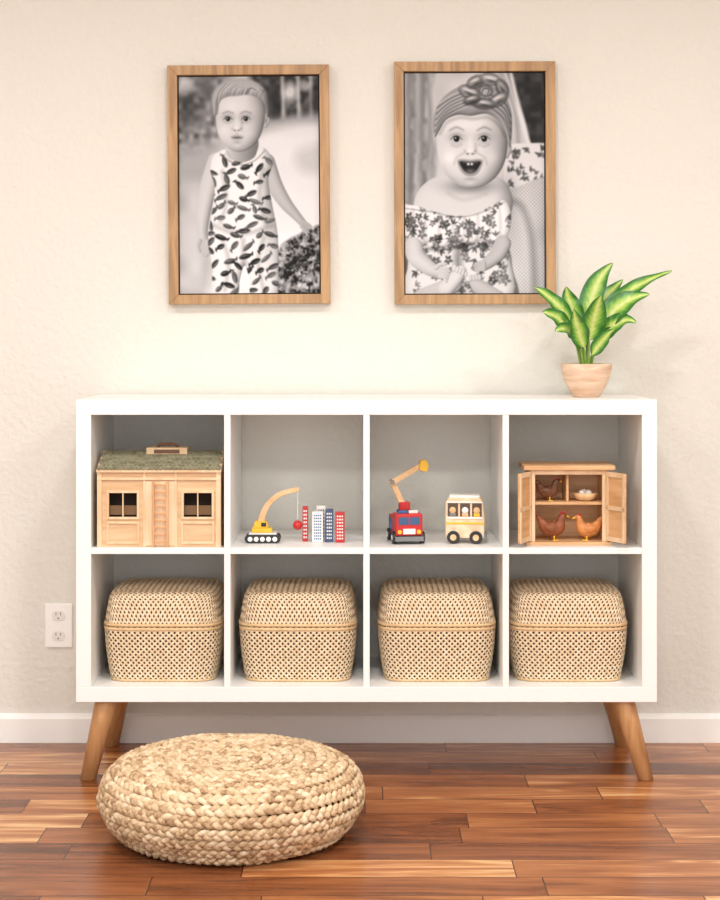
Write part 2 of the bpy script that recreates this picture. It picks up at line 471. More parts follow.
# ------------------------------------------------------------------ framed photographs
def srgb2lin(v):
    return np.where(v <= 0.04045, v/12.92, ((v+0.055)/1.055)**2.4)
class Canvas:
    def __init__(s, x0, y0, x1, y1, ss=2.5):
        s.x0, s.y0, s.x1, s.y1 = x0, y0, x1, y1
        s.nx = int((x1-x0)*ss)+1; s.ny = int((y1-y0)*ss)+1
        s.X, s.Y = np.meshgrid(np.linspace(x0, x1, s.nx), np.linspace(y0, y1, s.ny))
        s.v = np.full(s.X.shape, 0.8)
    def noise(s, scale, seed=0):
        rs = np.random.RandomState(seed+100)
        gx = int((s.x1-s.x0)/scale)+3; gy = int((s.y1-s.y0)/scale)+3
        G = rs.rand(gy, gx)
        fx = (s.X-s.x0)/scale; fy = (s.Y-s.y0)/scale
        ix = fx.astype(int); iy = fy.astype(int); tx = fx-ix; ty = fy-iy
        tx = tx*tx*(3-2*tx); ty = ty*ty*(3-2*ty)
        return (G[iy, ix]*(1-tx)+G[iy, ix+1]*tx)*(1-ty)+(G[iy+1, ix]*(1-tx)+G[iy+1, ix+1]*tx)*ty
    def put(s, mask, val, a=1.0):
        m = mask*a; s.v = s.v*(1-m)+val*m
    def mul(s, mask, f):
        s.v = s.v*(1-mask*(1-f))
    def blur(s, k=1):
        for _ in range(k):
            p = np.pad(s.v, 1, mode='edge')
            s.v = (p[1:-1, 1:-1]*4+(p[:-2, 1:-1]+p[2:, 1:-1]+p[1:-1, :-2]+p[1:-1, 2:])*2+p[:-2, :-2]+p[2:, 2:]+p[:-2, 2:]+p[2:, :-2])/16
    def ell(s, cx, cy, rx, ry, rot=0, soft=1.0):
        c, n_ = math.cos(math.radians(rot)), math.sin(math.radians(rot))
        x = (s.X-cx)*c+(s.Y-cy)*n_; y = -(s.X-cx)*n_+(s.Y-cy)*c
        d = (np.sqrt((x/rx)**2+(y/ry)**2)-1)*min(rx, ry)
        return np.clip(0.5-d/soft, 0, 1)
    def gl(s, cx, cy, rx, ry, rot=0):
        c, n_ = math.cos(math.radians(rot)), math.sin(math.radians(rot))
        x = (s.X-cx)*c+(s.Y-cy)*n_; y = -(s.X-cx)*n_+(s.Y-cy)*c
        return np.exp(-((x/rx)**2+(y/ry)**2))
    def sd(s, pts, smooth=True):
        P = list(pts)
        if smooth:
            n0 = len(P)
            Q = [P[-1]]+P+[P[0], P[1]]
            out = catmull(Q, 5)
            P = [tuple(p) for p in out[5:5+5*n0]]
        inside = np.zeros(s.X.shape, bool); dm = np.full(s.X.shape, 1e9)
        n = len(P)
        for i in range(n):
            x1, y1 = P[i]; x2, y2 = P[(i+1) % n]
            cond = ((y1 > s.Y) != (y2 > s.Y))
            xx = (x2-x1)*(s.Y-y1)/((y2-y1) if abs(y2-y1) > 1e-9 else 1e-9)+x1
            inside ^= cond & (s.X < xx)
            dx, dy = x2-x1, y2-y1; l = dx*dx+dy*dy+1e-9
            t_ = np.clip(((s.X-x1)*dx+(s.Y-y1)*dy)/l, 0, 1)
            dm = np.minimum(dm, (s.X-x1-t_*dx)**2+(s.Y-y1-t_*dy)**2)
        d = np.sqrt(dm); return np.where(inside, -d, d)
    def poly(s, pts, soft=1.0, smooth=True):
        return np.clip(0.5-s.sd(pts, smooth)/soft, 0, 1)
    def _form(s, d, hi, lo, r, soft):
        m = np.clip(.5-d/soft, 0, 1)
        k = np.clip(-d/r, 0, 1); e = 1-np.sqrt(1-(1-k)**2)
        gy, gx = np.gradient(d); g = np.hypot(gx, gy)+1e-9
        side = (gx*.80+gy*.60)/g
        s.put(m, hi-(hi-lo)*e*np.clip(.42+.75*side, .12, 1.2))
        return m
    def solid(s, pts, hi, lo, r=8, soft=1.0):
        return s._form(s.sd(pts), hi, lo, r, soft)
    def limbd(s, pts, smooth=True):
        P = catmull(pts, 5) if smooth and len(pts) > 2 else [np.array(p, float) for p in pts]
        dm = np.full(s.X.shape, 1e9)
        for i in range(len(P)-1):
            x1, y1, r1 = P[i]; x2, y2, r2 = P[i+1]
            dx, dy = x2-x1, y2-y1; l = dx*dx+dy*dy+1e-9
            t_ = np.clip(((s.X-x1)*dx+(s.Y-y1)*dy)/l, 0, 1)
            dm = np.minimum(dm, np.sqrt((s.X-x1-t_*dx)**2+(s.Y-y1-t_*dy)**2)-(r1+(r2-r1)*t_))
        return dm
    def limb(s, pts, soft=1.0, smooth=True):
        return np.clip(0.5-s.limbd(pts, smooth)/soft, 0, 1)
    def tube(s, pts, hi, lo, r=6, smooth=True):
        return s._form(s.limbd(pts, smooth), hi, lo, r, 1.0)

def face_eye(c, ex, ey, w, dark=.14, open_=.5):
    c.mul(c.gl(ex, ey-.35*w, 1.6*w, .95*w), .80)
    c.put(c.ell(ex, ey, w, open_*w, 0, 1.4), .76)
    c.put(c.ell(ex, ey-.06*w, .52*w, .54*w, 0, 1.0)*c.ell(ex, ey, w, (open_+.08)*w, 0, 1.0), dark)
    c.put(c.ell(ex-.18*w, ey-.20*w, .14*w, .14*w, 0, .6), .9, .9)
    c.put(c.limb([(ex-1.05*w, ey+.10*w, .2), (ex-.45*w, ey-open_*w*.95, .5), (ex+.35*w, ey-open_*w*.95, .5), (ex+1.05*w, ey+.08*w, .2)], 1.3), .16, .85)
    c.mul(c.limb([(ex-.95*w, ey-.70*w, .1), (ex, ey-.98*w, .3), (ex+.95*w, ey-.62*w, .1)], 2), .82)
    c.mul(c.limb([(ex-.9*w, ey+.70*w, .1), (ex, ey+.92*w, .3), (ex+.9*w, ey+.66*w, .1)], 3), .86)

def paint_boy():
    c = Canvas(178, 74, 321, 294)
    n1 = c.noise(16, 1); n2 = c.noise(6, 2); n2b = c.noise(4.3, 7); n3 = c.noise(2.4, 3); n3b = c.noise(1.7, 8)
    c.v = 0.76+0.10*(n1-.5)+np.clip((c.Y-170)/300, 0, .18)
    c.put(c.poly([(160, 60), (226, 60), (222, 100), (214, 142), (160, 150)], 16), .52+.28*(n2-.5)+.16*(n2b-.5))
    c.put(c.ell(190, 106, 13, 22, 0, 16), .30+.2*(n2-.5), .85)
    c.put(c.ell(206, 84, 8, 11, 0, 9), .36, .8)
    c.put(c.ell(184, 82, 9, 8, 0, 8), .82, .7)
    c.put(c.poly([(256, 60), (345, 60), (345, 116), (296, 121), (264, 114)], 9), .27+.22*(n2-.5)+.16*(n2b-.5))
    for x_, w_ in ((284, 1.8), (300, 2.0), (313, 1.6)):
        c.put(c.limb([(x_, 64, w_), (x_+1, 116, w_)], 3.5, False), .74, .8)
    c.put(c.ell(292, 90, 7, 9, 0, 8), .92, .75); c.put(c.ell(308, 84, 6, 5, 0, 5), .74, .7)
    c.put(c.ell(276, 100, 5, 12, 0, 8), .13, .8); c.put(c.ell(318, 100, 5, 14, 0, 7), .16, .7)
    c.put(c.poly([(262, 118), (345, 111), (345, 128), (260, 134)], 9), .54, .8)
    c.put(c.poly([(170, 150), (214, 142), (208, 178), (170, 188)], 14), .64, .8)
    c.put(c.poly([(255, 134), (345, 126), (345, 224), (285, 240), (262, 200)], 16), .88, .85)
    c.put(c.poly([(165, 190), (210, 188), (206, 305), (165, 305)], 16), .70+.14*(n1-.5), .85)
    c.put(c.poly([(300, 150), (345, 142), (345, 168), (306, 172)], 14), .74, .8)
    bush = c.poly([(276, 266), (281, 248), (290, 240), (300, 236), (312, 229), (330, 232), (330, 300), (274, 300), (280, 282)], 5)
    c.put(bush, np.clip(.28+.55*(n3-.5)+.5*(n3b-.5), .06, .7))
    rs = np.random.RandomState(5)
    for i in range(26):
        x_, y_ = 280+rs.rand()*42, 234+rs.rand()*58; r_ = 1.4+rs.rand()*1.6
        for k in range(5):
            a = k*1.257+rs.rand()*.6
            c.put(c.ell(x_+r_*math.cos(a), y_+r_*.8*math.sin(a), r_*.9, r_*.6, math.degrees(a), 1.6)*bush, .50+.4*rs.rand(), .8)
    c.tube([(216, 160, 9), (208, 184, 8.6), (202.5, 210, 7.4), (201, 230, 5.6), (203, 242, 5.0)], .80, .40, 10)
    for dx in (-3.4, -1.2, 1.0, 3.2):
        c.tube([(203+dx*.8, 241, 2.0), (203.6+dx, 250, 1.7), (205+dx*.8, 256-abs(dx)*.7, 1.3)], .75, .44, 2.4)
    c.tube([(198.8, 240, 1.8), (197, 246, 1.6), (198.4, 251, 1.2)], .73, .45, 2)
    c.tube([(267, 161, 9), (275.5, 184, 8), (286, 202, 6.6), (298, 216, 4.6), (305, 224, 3.8)], .74, .34, 9)
    for k in range(4):
        c.tube([(303, 222+k*1.6, 1.8), (308-k*.5, 223.5+k*2.6, 1.6), (312-k, 226+k*3.4, 1.1)], .70, .40, 2)
    neck = c.poly([(229, 138), (256, 136), (259, 147), (254, 158), (242, 161), (233, 158), (226, 149)], 1.5)
    c.put(neck, .62-.16*np.clip((c.X-242)/14, -1, 1))
    ro_pts = [(217, 151), (226, 148), (233, 158), (244, 161), (255, 156), (260, 146), (268, 149), (274, 162), (269, 178),
              (273, 205), (278, 232), (279, 262), (276, 305), (252, 305), (249, 280), (244, 266), (239, 282), (235, 305),
              (212, 305), (211, 268), (207, 240), (211, 212), (214, 186), (210, 170), (212, 156)]
    ro = c.solid(ro_pts, .91, .48, 11)
    for p in ([(213, 225, 1), (240, 234, 1.2), (272, 226, .8)], [(222, 170, .8), (226, 200, 1), (220, 222, .6)], [(263, 168, .8), (260, 198, 1), (267, 224, .6)],
              [(243, 240, 1.4), (244, 266, 2.0)], [(222, 240, .8), (228, 262, 1), (224, 290, .8)], [(264, 238, .8), (258, 262, 1), (264, 292, .8)]):
        c.mul(c.limb(p, 6)*ro, .76)
    c.mul(c.gl(270, 205, 8, 60)*ro, .82)
    placed = []; tries = 0
    while len(placed) < 70 and tries < 7000:
        tries += 1
        x_, y_ = 209+rs.rand()*68, 160+rs.rand()*133
        if any(math.hypot((x_-a)/10.6, (y_-b_)/8.2) < 1.0 for a, b_ in placed): continue
        placed.append((x_, y_))
        rot = rs.choice([-50, -25, -5, 20, 45, 75, 165, 200, 140]); L = 3.8+rs.rand()*2.6
        cr_, sr_ = math.cos(math.radians(rot)), math.sin(math.radians(rot))
        v_ = .10+.32*rs.rand()
        c.put(c.ell(x_, y_, L, 2.2+.6*rs.rand(), rot)*ro, v_)
        tx_, ty_ = x_-cr_*(L+1.3)-sr_*.8, y_-sr_*(L+1.3)+cr_*.8
        c.put(c.limb([(x_-cr_*L*.6, y_-sr_*L*.6, 1.2), (tx_, ty_, .6)], 1, False)*ro, v_)
        c.put(c.ell(tx_-cr_*.4, ty_-sr_*.4, .8, 2.0, rot+15)*ro, v_)
        c.put(c.ell(x_+cr_*L*.2-sr_*1.0, y_+sr_*L*.2+cr_*1.0, L*.55, .5, rot)*ro, .75, .6)
    c.put(c.limb([(220, 152, .5), (230, 160, .5), (243, 163.5, .5), (256, 159, .5), (266, 149, .5)], 1.4), .45, .7)
    c.tube([(266.5, 114, 2.6), (268.5, 119.5, 2.8), (266.5, 124.5, 1.8)], .70, .46, 3)
    c.mul(c.gl(267.5, 119, 1.2, 3), .72)
    hp0 = [(216.5, 103), (216, 118), (217.5, 130), (222, 140), (229.5, 147.5), (238.5, 150.5), (248.5, 148), (257.5, 140.5), (263.5, 128), (266, 108), (257, 88), (240, 82), (223, 88)]
    sh = c.solid(hp0, .81, .40, 16)
    c.mul(sh*np.clip((c.X-246)/22, 0, 1), .80)
    c.put(c.gl(232, 104, 12, 7)*sh, .90, .45)
    c.put(c.gl(224.5, 129, 5.5, 6)*sh, .90, .5); c.put(c.gl(250, 131, 5.5, 5)*sh, .80, .45)
    for ex in (228.3, 246.6):
        face_eye(c, ex, 117.3, 4.3, .12, .52)
        c.mul(c.limb([(ex-5.4, 111.4, .3), (ex-.5, 109.6, .6), (ex+5.4, 111.2, .3)], 2.6), .68)
    c.mul(c.gl(242.5, 121, 1.6, 5), .88); c.put(c.gl(237.2, 120, 1.6, 6), .90, .35)
    c.put(c.gl(237, 125.8, 2.4, 1.8), .92, .5)
    c.mul(c.gl(241.8, 127, 1.3, 1.7), .78); c.mul(c.gl(232.6, 127, 1.0, 1.5), .84)
    c.mul(c.gl(235.2, 128.6, 1.1, .7), .45); c.mul(c.gl(239.2, 128.6, 1.1, .7), .45)
    c.mul(c.gl(237.2, 131.7, 1.3, 1.5), .9)
    c.mul(c.ell(237.5, 135.2, 5.0, 1.6, 0, 2.4), .72); c.mul(c.ell(237.5, 137.4, 4.2, 1.5, 0, 2.4), .80); c.put(c.gl(237.5, 137.8, 2.4, .7), .76, .5)
    c.mul(c.limb([(232.2, 136.0, .15), (235.4, 135.9, .4), (237.5, 136.3, .4), (239.6, 135.9, .4), (243, 136.2, .15)], 1.2), .42)
    c.mul(c.gl(237.5, 140.8, 3.8, 1.1), .82); c.put(c.gl(237.6, 144.5, 3.4, 1.8), .86, .4)
    hp = [(214, 112), (211.5, 98), (215, 87), (224, 79.5), (238, 76), (253, 77.5), (264, 84), (270, 96), (270.5, 112), (267.5, 114), (265.5, 103), (260, 96), (249, 92), (237, 93), (227, 94), (219.5, 99), (217, 111)]
    hr = c.solid(hp, .68, .30, 9, soft=3)
    for k in range(60):
        u = rs.rand(); x_ = 215+u*50; w_ = rs.rand()
        y0 = 99-5*math.sin(u*3.14)+3*rs.rand()
        c.put(c.limb([(x_, y0, .05), (x_+3+2*u, 90-4*math.sin(u*3.14), .22), (x_+11, 80+u*12, .05)], 1.5)*hr, .88 if w_ > .5 else .30, .42)
    c.mul(c.gl(269, 101, 5, 14)*hr, .70)
    c.blur(2)
    c.v = c.v+.02*(np.random.RandomState(1).rand(*c.v.shape)-.5)
    return c

def paint_girl():
    c = Canvas(404, 72, 547, 294)
    n1 = c.noise(18, 21); n2 = c.noise(6, 22)
    c.v = .78+.08*(n1-.5)
    c.put(c.poly([(385, 50), (440, 50), (436, 120), (430, 190), (385, 205)], 8), .60+.08*np.sin(c.X*.5+n2*2)+.06*(n2-.5))
    c.put(c.poly([(440, 60), (530, 60), (526, 110), (520, 150), (440, 150)], 8), .78+.08*(n1-.5))
    for p in ([(425, 60, 1), (430, 120, 1.5), (424, 190, 1)], [(502, 70, 1), (517, 110, 1.5), (521, 150, 1)], [(412, 60, 1), (414, 130, 1.5), (410, 190, 1)]):
        c.put(c.limb(p, 6), .42, .6)
    c.put(c.poly([(511, 50), (570, 50), (570, 156), (536, 148), (526, 118), (516, 92)], 4), .20+.18*(n2-.5))
    c.put(c.limb([(511, 64, 1.8), (519, 98, 2.2), (527, 128, 2.4), (534, 154, 2)], 3), .86, .9)
    pl = c.poly([(508, 150), (528, 143), (560, 148), (560, 186), (530, 188), (508, 196)], 1.8)
    c.put(pl, .84)
    rp = np.random.RandomState(9)
    for i in range(34):
        x_, y_ = 510+rp.rand()*38, 146+rp.rand()*46; a = rp.rand()*180
        c.put(c.ell(x_, y_, 2.8, 1.2, a, 1.4)*pl, .22+.2*rp.rand(), .85); c.put(c.ell(x_+1.5, y_+1, 1.2, 2.4, a, 1.4)*pl, .3, .7)
    ar = c.poly([(496, 200), (514, 189), (565, 184), (565, 305), (506, 305), (502, 250)], 2.5)
    c.put(ar, .76+.10*np.sin(c.X*1.7)*np.sin(c.Y*1.7)+.08*(n1-.5)-.14*np.clip((c.X-530)/30, 0, 1))
    c.mul(c.limb([(508, 200, 2), (524, 207, 2), (534, 240, 2), (537, 296, 2)], 9), .70)
    c.put(c.poly([(390, 305), (390, 246), (424, 240), (500, 240), (514, 270), (510, 305)], 2), .44)
    skp = [(412, 210), (416, 193), (427, 181), (444, 174), (462, 172), (484, 172), (500, 177), (511, 188), (514, 208), (500, 232), (450, 236), (412, 232)]
    c.solid(skp, .83, .44, 15)
    c.mul(c.gl(510, 200, 10, 26), .82)
    c.mul(c.gl(472, 186, 25, 7), .60)
    c.mul(c.limb([(448, 193, .3), (464, 200, .5), (488, 194, .3)], 6), .88)
    def floral(mask, seed, cnt, bx):
        rs = np.random.RandomState(seed)
        for i in range(cnt):
            x_ = bx[0]+rs.rand()*(bx[2]-bx[0]); y_ = bx[1]+rs.rand()*(bx[3]-bx[1])
            v_ = .14+.34*rs.rand()
            if rs.rand() < .4:
                R = 2.0+1.2*rs.rand()
                for k in range(5):
                    a = k*1.2566+rs.rand()*.5
                    c.put(c.ell(x_+R*math.cos(a), y_+R*math.sin(a), R*.8, R*.5, math.degrees(a), 1.2)*mask, v_+.15*rs.rand(), .85)
                c.put(c.ell(x_, y_, .9, .9)*mask, .8, .8)
            else:
                a = rs.rand()*6.28
                for k in range(3):
                    b_ = a+(k-1)*.8
                    c.put(c.ell(x_+2.6*math.cos(b_), y_+2.6*math.sin(b_), 2.4, .9, math.degrees(b_), 1.2)*mask, v_, .85)
    lo = c.solid([(414, 240), (455, 244), (500, 236), (511, 256), (508, 306), (404, 306), (406, 270)], .86, .42, 12)
    floral(lo, 4, 90, (408, 240, 510, 294))
    c.mul(c.limb([(460, 246, 2), (458, 262, 3), (462, 296, 3)], 9)*lo, .55)
    c.tube([(422, 300, 11), (440, 292, 10), (454, 285, 8)], .78, .38, 10)
    c.tube([(446, 289, 8), (456, 278, 7.2), (461, 272, 6)], .84, .44, 8)
    for k in range(5): c.tube([(454+k*3.0, 270+k*1.4, 1.9-.12*k), (454.6+k*3.0, 267+k*1.6, 1.9-.14*k)], .84, .48, 2.2, False)
    c.tube([(498, 300, 9), (483, 290, 8), (476, 283, 6.5)], .76, .38, 8)
    for k in range(4): c.tube([(471+k*3.1, 280-k*.3, 1.7), (471+k*3.1, 277-k*.3, 1.8)], .80, .44, 2.2, False)
    tpp = [(396, 208), (412, 205), (432, 211), (455, 216), (478, 213), (496, 204), (507, 201), (513, 216), (509, 236), (496, 245), (482, 241), (470, 244), (456, 241), (444, 247), (430, 242), (416, 248), (396, 248)]
    tp = c.solid(tpp, .92, .55, 9); floral(tp, 8, 84, (402, 203, 512, 246))
    for x_ in (412, 424, 438, 452, 464, 478, 490, 501):
        c.mul(c.limb([(x_, 209, .2), (x_+1, 226, .6), (x_-1, 243, .6)], 5)*tp, .82)
    c.mul(c.limb([(402, 208, .4), (432, 212, .4), (455, 217, .4), (478, 214, .4), (506, 202, .4)], 2), .66)
    c.mul(c.limb([(402, 250, .6), (418, 249, .8), (444, 249, .8), (470, 246, .8), (496, 247, .6)], 5), .5)
    c.tube([(412, 247, 10), (416, 258, 9.2), (428, 268, 7.6), (438, 273, 5.8)], .82, .42, 10)
    for k in range(4): c.tube([(439, 269.5+k*2.5, 2.0), (445-k*.5, 269+k*3.0, 1.8), (449-k, 272+k*3.2, 1.5)], .80, .44, 2.2)
    c.tube([(435, 268, 2.2), (440, 264.5, 2), (445, 264.5, 1.6)], .80, .44, 2.2)
    c.tube([(504, 244, 8.6), (499, 254, 7.8), (489, 263, 6.2), (483, 267, 4.8)], .74, .36, 8)
    for k in range(4): c.tube([(485, 263+k*2.3, 1.8), (480, 263+k*2.6, 1.7), (476+k, 265.5+k*2.7, 1.4)], .74, .38, 2.2)
    c.tube([(508.5, 142, 2.6), (510.5, 148, 3.2), (508.5, 156, 2.2)], .68, .40, 3)
    hp = [(438, 124), (437, 142), (438, 155), (442, 167), (450, 178), (460.5, 185.5), (472, 188), (484, 185.5), (495.5, 178.5), (504, 167), (508.5, 152), (509, 126), (498, 108), (472, 100), (448, 108)]
    hd = c.solid(hp, .84, .40, 20)
    c.mul(hd*np.clip((c.X-482)/28, 0, 1), .78)
    c.put(c.gl(466, 124, 17, 6)*hd, .92, .4)
    c.put(c.gl(450, 157, 6.5, 6.5), .95, .55); c.put(c.gl(492.5, 157, 6.5, 6.5), .85, .5)
    c.mul(c.limb([(444, 166, .3), (448, 174, .5), (457, 181, .3)], 6), .92)
    for ex in (457, 485.5):
        face_eye(c, ex, 138.5, 5.8, .08, .50)
        c.mul(c.limb([(ex-7, 129.8, .3), (ex, 126.6, .7), (ex+7, 129.4, .3)], 3), .66)
        c.mul(c.limb([(ex-5.5, 144.6, .2), (ex, 146.4, .4), (ex+5.5, 144.2, .2)], 2.4), .80)
    c.mul(c.gl(476.8, 146, 2, 5), .88); c.put(c.gl(471, 143, 2.2, 7), .93, .35); c.put(c.gl(471, 149.8, 3.2, 2.2), .95, .5)
    c.mul(c.gl(476.4, 151, 1.6, 2), .76); c.mul(c.gl(465.5, 151, 1.3, 1.8), .82)
    c.mul(c.gl(468.4, 153.4, 1.4, .8), .4); c.mul(c.gl(473.6, 153.4, 1.4, .8), .4)
    mo = c.poly([(458, 160), (464, 158.8), (471, 159.6), (478, 158.8), (484, 160), (482, 168), (477.4, 174), (471, 176), (464.6, 174), (460, 168)], 2.2)
    mi = c.poly([(460.4, 161.2), (471, 161.6), (481.6, 161.2), (479.6, 167), (475.8, 171.4), (471, 172.8), (466.2, 171.4), (462.4, 167)], 1.6)
    c.put(mo, .50, .75); c.put(mi, .10)
    c.put(c.gl(471, 170.8, 5, 2.4)*mi, .44, .9)
    c.put(c.limb([(463.5, 161.8, .3), (471, 162.6, .5), (478.5, 161.8, .3)], 1.4)*mi, .48)
    c.put(c.ell(469, 163.8, 1.4, 1.3, 0, 1.2)*mi, .86); c.put(c.ell(472.6, 163.8, 1.4, 1.3, 0, 1.2)*mi, .82)
    c.mul(c.limb([(463.5, 153, .2), (456.5, 157.5, .4), (454.5, 164, .2)], 3.4), .82); c.mul(c.limb([(479, 153, .2), (486, 157.5, .4), (488, 164, .2)], 3.4), .80)
    c.mul(c.gl(471, 178.6, 6, 1.4), .82); c.put(c.gl(471, 183, 5, 1.8), .88, .45)
    tpts = [(434.5, 136), (433, 120), (438, 104), (450, 91), (468, 83), (488, 83), (504, 92), (512.5, 108), (514, 128), (511.5, 147), (507, 131), (500, 120), (488, 113), (472, 115), (458, 114), (446, 119), (439.5, 129)]
    tb = c.solid(tpts, .62, .24, 11, soft=1.4)
    for k in range(11):
        u = k/10
        a = (434.5+u*3, 134-u*30); b_ = (446+u*8, 116-u*22); d = (474+u*4, 103-u*17)
        c.put(c.limb([(*a, .3), (*b_, .7), (*d, .3)], 2.2)*tb, .84 if k % 2 == 0 else .20, .6)
    for k in range(9):
        u = k/8
        a = (512+u*1, 142-u*30); b_ = (505+u*2, 120-u*20); d = (488+u*4, 106-u*14)
        c.put(c.limb([(*a, .3), (*b_, .7), (*d, .3)], 2.2)*tb, .68 if k % 2 == 0 else .15, .6)
    for (x_, y_, rx, ry, rot, v_) in ((470, 91, 10, 6, 20, .64), (477, 81, 9, 5.5, -25, .54), (492, 78.5, 10, 5.5, 10, .66), (504, 87, 8.5, 5.5, 60, .48), (500, 99, 10, 5.5, -30, .58), (485, 103, 11, 5, 5, .50), (473, 99, 8, 4.5, -15, .44)):
        c.put(c.ell(x_, y_, rx+.6, ry+.6, rot, 2.5), .14, .9); c.put(c.ell(x_, y_, rx-.4, ry-.4, rot, 3.4), v_)
        c.put(c.gl(x_-1, y_-1.6, rx*.7, ry*.4, rot), .90, .7); c.mul(c.gl(x_+1, y_+2.2, rx*.7, ry*.3, rot), .5)
        c.mul(c.gl(x_-1, y_+.2, rx*.6, .5, rot+6), .7)
    c.put(c.ell(487, 90, 7.4, 5.8, 10, 2.4), .14, .9); c.put(c.ell(487, 90, 6, 4.6, 10, 3), .66)
    c.put(c.limb([(483, 92, .3), (485.5, 87.6, .5), (490.5, 88.6, .5), (489, 93, .3)], 1.6), .20, .85)
    c.mul(c.limb([(440, 133, .4), (447, 122, .6), (460, 117, .6), (474, 118, .6), (490, 117, .6), (501, 125, .6), (507, 136, .4)], 5)*hd, .74)
    c.blur(2)
    c.v = c.v+.02*(np.random.RandomState(1).rand(*c.v.shape)-.5)
    return c

M_frame = wood('oak_frame', rgb(158, 124, 86), rgb(192, 154, 110), (60, 60, 6), .5)
M_black = plain('frame_gap_shadow', rgb(30, 26, 22), .8)  # black puts the shadow line between moulding and print into the colour
mp_, nt_, bs_ = new_mat('photo_print')
at_ = N(nt_, 'ShaderNodeAttribute', attribute_name='print'); nt_.links.new(at_.outputs['Color'], bs_.inputs['Base Color'])
bs_.inputs['Roughness'].default_value = .5
bs_.inputs['Specular IOR Level'].default_value = .2
def framed(canvas, cx, cz, w, h, roll):
    g = empty('framed_photo', (cx, 0, cz)); g.rotation_euler = (0, roll, 0)
    b_ = 0.0265; y0, y1 = -0.032, -0.001
    W, H = w/2, h/2; w2, h2 = W-b_, H-b_
    o = [(-W, -H), (W, -H), (W, H), (-W, H)]; i_ = [(-w2, -h2), (w2, -h2), (w2, h2), (-w2, h2)]
    for k in range(4):
        j = (k+1) % 4
        pts = [o[k], o[j], i_[j], i_[k]]
        extrude('moulding_%d' % (k+1), g, pts, y0, y1, M_frame, .0012)
    boxes('backing', g, [(-w2-.004, w2+.004, -.010, -.002, -h2-.004, h2+.004)], M_black, 0)
    c = canvas
    pw, phh = w2-.0035, h2-.0035
    nx, ny = c.nx, c.ny
    xs = np.linspace(-pw, pw, nx); zs = np.linspace(phh, -phh, ny)
    GX, GZ = np.meshgrid(xs, zs)
    co = np.stack([GX, np.full_like(GX, -.018), GZ], -1).reshape(-1, 3)
    idx = np.arange(nx*ny).reshape(ny, nx)
    q = np.stack([idx[1:, :-1], idx[1:, 1:], idx[:-1, 1:], idx[:-1, :-1]], -1).reshape(-1, 4)
    me = bpy.data.meshes.new('photo_print')
    me.vertices.add(len(co)); me.vertices.foreach_set('co', co.astype(np.float32).ravel())
    me.loops.add(q.size); me.loops.foreach_set('vertex_index', q.astype(np.int32).ravel())
    me.polygons.add(len(q)); me.polygons.foreach_set('loop_start', np.arange(0, q.size, 4, dtype=np.int32))
    me.update(calc_edges=True); me.validate()
    v = srgb2lin(np.clip(.5+(c.v-.5)*1.12, 0.03, .97)).ravel()*.88
    col = np.stack([v*.985, v*1.0, v*1.03, np.ones_like(v)], -1)
    a = me.color_attributes.new('print', 'FLOAT_COLOR', 'POINT'); a.data.foreach_set('color', col.astype(np.float32).ravel())
    obj('print', me, g, mp_)
    boxes('print_board', g, [(-pw, pw, -.0175, -.010, -phh, phh)], M_black, 0)
framed(paint_boy(), -0.306, 1.5415, 0.445, 0.658, math.radians(-.4))
framed(paint_girl(), 0.3165, 1.546, 0.444, 0.668, math.radians(-.2))

# ------------------------------------------------------------------ potted plant
M_pot = wood('pot_wood', rgb(208, 170, 140), rgb(234, 206, 180), (12, 12, 60), .5)
plant = empty('potted_dieffenbachia', (0.598, -0.215, zt+.0003))
prof = [(0.0005, 0), (.033, 0), (.036, .003), (.046, .018), (.057, .040), (.064, .062), (.0675, .084), (.0670, .088), (.064, .088), (.060, .075), (.0005, .074)]
lathe('bowl_pot', plant, prof, M_pot)
lathe('soil', plant, [(0.0005, .0775), (.03, .077), (.0605, .0755)], plain('soil', rgb(60, 42, 28), .95, .8, 150))
m_l, nt, b = new_mat('variegated_leaf')
at = N(nt, 'ShaderNodeAttribute', attribute_name='leafuv'); sp = N(nt, 'ShaderNodeSeparateXYZ'); nt.links.new(at.outputs['Vector'], sp.inputs[0])
tc = N(nt, 'ShaderNodeTexCoord'); no = N(nt, 'ShaderNodeTexNoise'); no.inputs['Scale'].default_value = 60; no.inputs['Detail'].default_value = 3
nt.links.new(tc.outputs['Object'], no.inputs['Vector'])
ma = N(nt, 'ShaderNodeMath', operation='MULTIPLY_ADD'); ma.inputs[1].default_value = .45; nt.links.new(no.outputs['Fac'], ma.inputs[0]); nt.links.new(sp.outputs[0], ma.inputs[2])
wv_ = N(nt, 'ShaderNodeMath', operation='SINE'); mm = N(nt, 'ShaderNodeMath', operation='MULTIPLY_ADD'); mm.inputs[1].default_value = 60
nt.links.new(sp.outputs[1], mm.inputs[0])
m2 = N(nt, 'ShaderNodeMath', operation='MULTIPLY'); m2.inputs[1].default_value = -12; nt.links.new(sp.outputs[0], m2.inputs[0]); nt.links.new(m2.outputs[0], mm.inputs[2])
nt.links.new(mm.outputs[0], wv_.inputs[0])
m3 = N(nt, 'ShaderNodeMath', operation='MULTIPLY_ADD'); m3.inputs[1].default_value = .03; nt.links.new(wv_.outputs[0], m3.inputs[0]); nt.links.new(ma.outputs[0], m3.inputs[2])
cr = N(nt, 'ShaderNodeValToRGB'); e = cr.color_ramp.elements
e[0].position = .28; e[0].color = rgb(206, 220, 138); e[1].position = 1.15 if False else 1.0; e[1].color = rgb(48, 112, 42)
q = e.new(.50); q.color = rgb(164, 198, 88); q = e.new(.78); q.color = rgb(94, 154, 56)
nt.links.new(m3.outputs[0], cr.inputs['Fac']); nt.links.new(cr.outputs['Color'], b.inputs['Base Color'])
b.inputs['Roughness'].default_value = .35
M_stem = plain('leaf_stem', rgb(128, 164, 70), .5)
